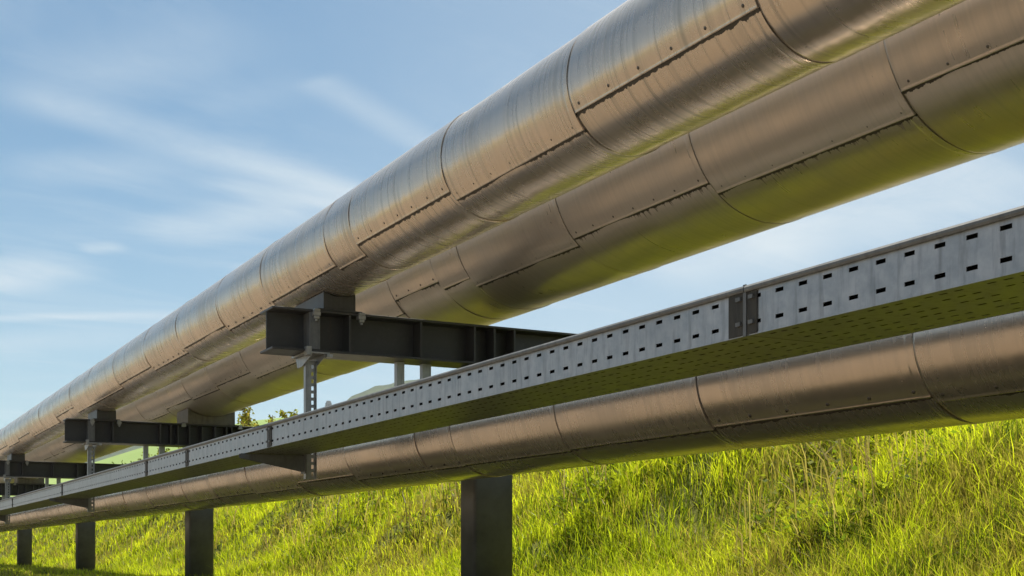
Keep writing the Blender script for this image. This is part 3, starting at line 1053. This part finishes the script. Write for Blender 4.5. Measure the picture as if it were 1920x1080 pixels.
def skyP(px, y):
    lat = (px - 960) / FPX; up = (1035 - y) / FPX
    v = Vector((lat * C_ + S_, C_ - lat * S_, up)).normalized()
    return v.x / (v.z + .09), v.y / (v.z + .09)

plane = t.comb(PX, PY, 0.0)
wisp = t.noise(t.vmul(plane, (1.0, 1.0, 1.0)), 3.2, 7, .68, dist=.7)
total = None
def streak(p0, p1, w, inten, fade0=.15, fade1=.15, w1=None):
    global total
    a, b = skyP(*p0), skyP(*p1)
    L = math.hypot(b[0] - a[0], b[1] - a[1]); dx, dy = (b[0] - a[0]) / L, (b[1] - a[1]) / L
    rx, ry = t.math('SUBTRACT', PX, a[0]), t.math('SUBTRACT', PY, a[1])
    al = t.math('DIVIDE', t.math('ADD', t.math('MULTIPLY', rx, dx), t.math('MULTIPLY', ry, dy)), L)
    pr = t.math('ABSOLUTE', t.math('ADD', t.math('MULTIPLY', rx, -dy), t.math('MULTIPLY', ry, dx)))
    pr = t.math('ADD', pr, t.math('MULTIPLY', t.math('SUBTRACT', wisp, .5), w * .75))
    width = t.math('ADD', w, t.math('MULTIPLY', al, (w1 if w1 else w) - w))
    m_ = t.math('SUBTRACT', 1.0, t.math('DIVIDE', pr, width), clamp=True)
    m_ = t.mapr(m_, 0, 1, 0, 1, True)
    m_ = t.math('MULTIPLY', m_, t.mapr(al, 0, fade0, 0, 1, True))
    m_ = t.math('MULTIPLY', m_, t.mapr(al, 1 - fade1, 1, 1, 0, True))
    m_ = t.math('MULTIPLY', m_, t.mapr(wisp, .25, .7, .45 * inten, 1.15 * inten))
    total = m_ if total is None else t.math('ADD', total, m_)

streak((-60, 150), (760, 395), .09, .44, .25, .05, .13)
streak((330, 330), (660, 392), .06, .34, .4, .1)
streak((575, 140), (830, 290), .07, .28, .1, .2)
streak((240, 450), (640, 378), .16, .44, .3, .3)
streak((-60, 535), (170, 482), .18, .5, .1, .4)
streak((140, 468), (250, 462), .06, .4, .3, .4)
streak((-100, 598), (520, 590), .07, .35, .1, .5)
streak((-100, 650), (420, 620), .22, .26, .2, .5)
streak((-60, 215), (560, 30), .16, .22, .3, .3)
streak((350, 230), (620, 130), .10, .10, .3, .3)
streak((-40, 330), (420, 300), .14, .22, .3, .4)
streak((420, 505), (560, 500), .05, .4, .4, .4)
streak((1150, 520), (1600, 440), .35, .35, .3, .3)
streak((1300, 470), (1950, 300), .35, .40, .3, .1)
cir = t.noise(t.vmul(plane, (.55, 1.5, 1.0)), 1.5, 6, .62, dist=.8)
cir = t.mapr(cir, .44, .82, 0, .34, True)
cloud = t.math('ADD', total, cir, clamp=True)
cloud = t.math('MULTIPLY', cloud, t.mapr(s[2], -.01, .06, 0, 1))
hz = t.math('ADD', t.mapr(s[2], 0.0, .36, .30, 0, True), t.mapr(t.math('ABSOLUTE', s[0]), .18, .55, .03, .32, True))        # thin high veil thickening towards the horizon
cloud = t.math('MAXIMUM', cloud, 0.0)
veil = t.math('ADD', cloud, hz, clamp=True)
CLOUD = rgb(6.5, 7.4, 8.0)
blue = t.mix(1.0, sky.outputs[0], rgb(.57, .84, .89), 'MULTIPLY')
col = t.mix(veil, blue, CLOUD)
t.link(col, bg.inputs['Color'])
bg.inputs['Strength'].default_value = .053

sd = bpy.data.lights.new('sun', 'SUN'); sd.energy = 5.0; sd.angle = math.radians(.53); sd.color = (1.0, .93, .80)
so = bpy.data.objects.new('sun', sd); COL.objects.link(so)
sv = Vector((math.sin(SUN_AZ) * math.cos(SUN_EL), math.cos(SUN_AZ) * math.cos(SUN_EL), math.sin(SUN_EL)))
so.rotation_euler = sv.to_track_quat('Z', 'Y').to_euler()
so.location = (20, 20, 40)

# ------------------------------------------------------------------ air
HAZE = True
if HAZE:
    mb = MB(); mb.box(-2600, 2600, -2600, 2600, -6, 215)
    hm_ = bpy.data.materials.new('haze'); hm_.use_nodes = True
    t = NT(hm_.node_tree)
    ho = t.node('ShaderNodeOutputMaterial'); pv = t.node('ShaderNodeVolumePrincipled')
    pv.inputs['Color'].default_value = rgb(.86, .92, 1.0); pv.inputs['Density'].default_value = .00013
    pv.inputs['Anisotropy'].default_value = .2
    t.link(pv.outputs[0], ho.inputs['Volume'])
    o = mb.build('haze', hm_); tag(o, 'thin blue haze in the air over the land', kind='stuff')

# ------------------------------------------------------------------ camera
cd = bpy.data.cameras.new('camera'); co = bpy.data.objects.new('camera', cd); COL.objects.link(co)
co.location = (0, 0, EYE)
co.rotation_euler = (math.pi / 2, 0, -TH)
cd.sensor_fit = 'HORIZONTAL'; cd.sensor_width = 36.0
cd.lens = FPX / 1920 * 36.0
cd.shift_y = (1035 - 540) / 1920
cd.clip_start = .05; cd.clip_end = 8000
SC.camera = co

SC.view_settings.view_transform = 'Standard'
SC.view_settings.look = 'None'
SC.view_settings.exposure = 1.0
SC.view_settings.gamma = 1.0
SC.view_settings.use_curve_mapping = False
SC.render.engine = 'CYCLES'
SC.cycles.max_bounces = 8
SC.cycles.glossy_bounces = 5
SC.cycles.diffuse_bounces = 3
SC.cycles.transmission_bounces = 4
SC.cycles.use_denoising = True
print('blades', NB)
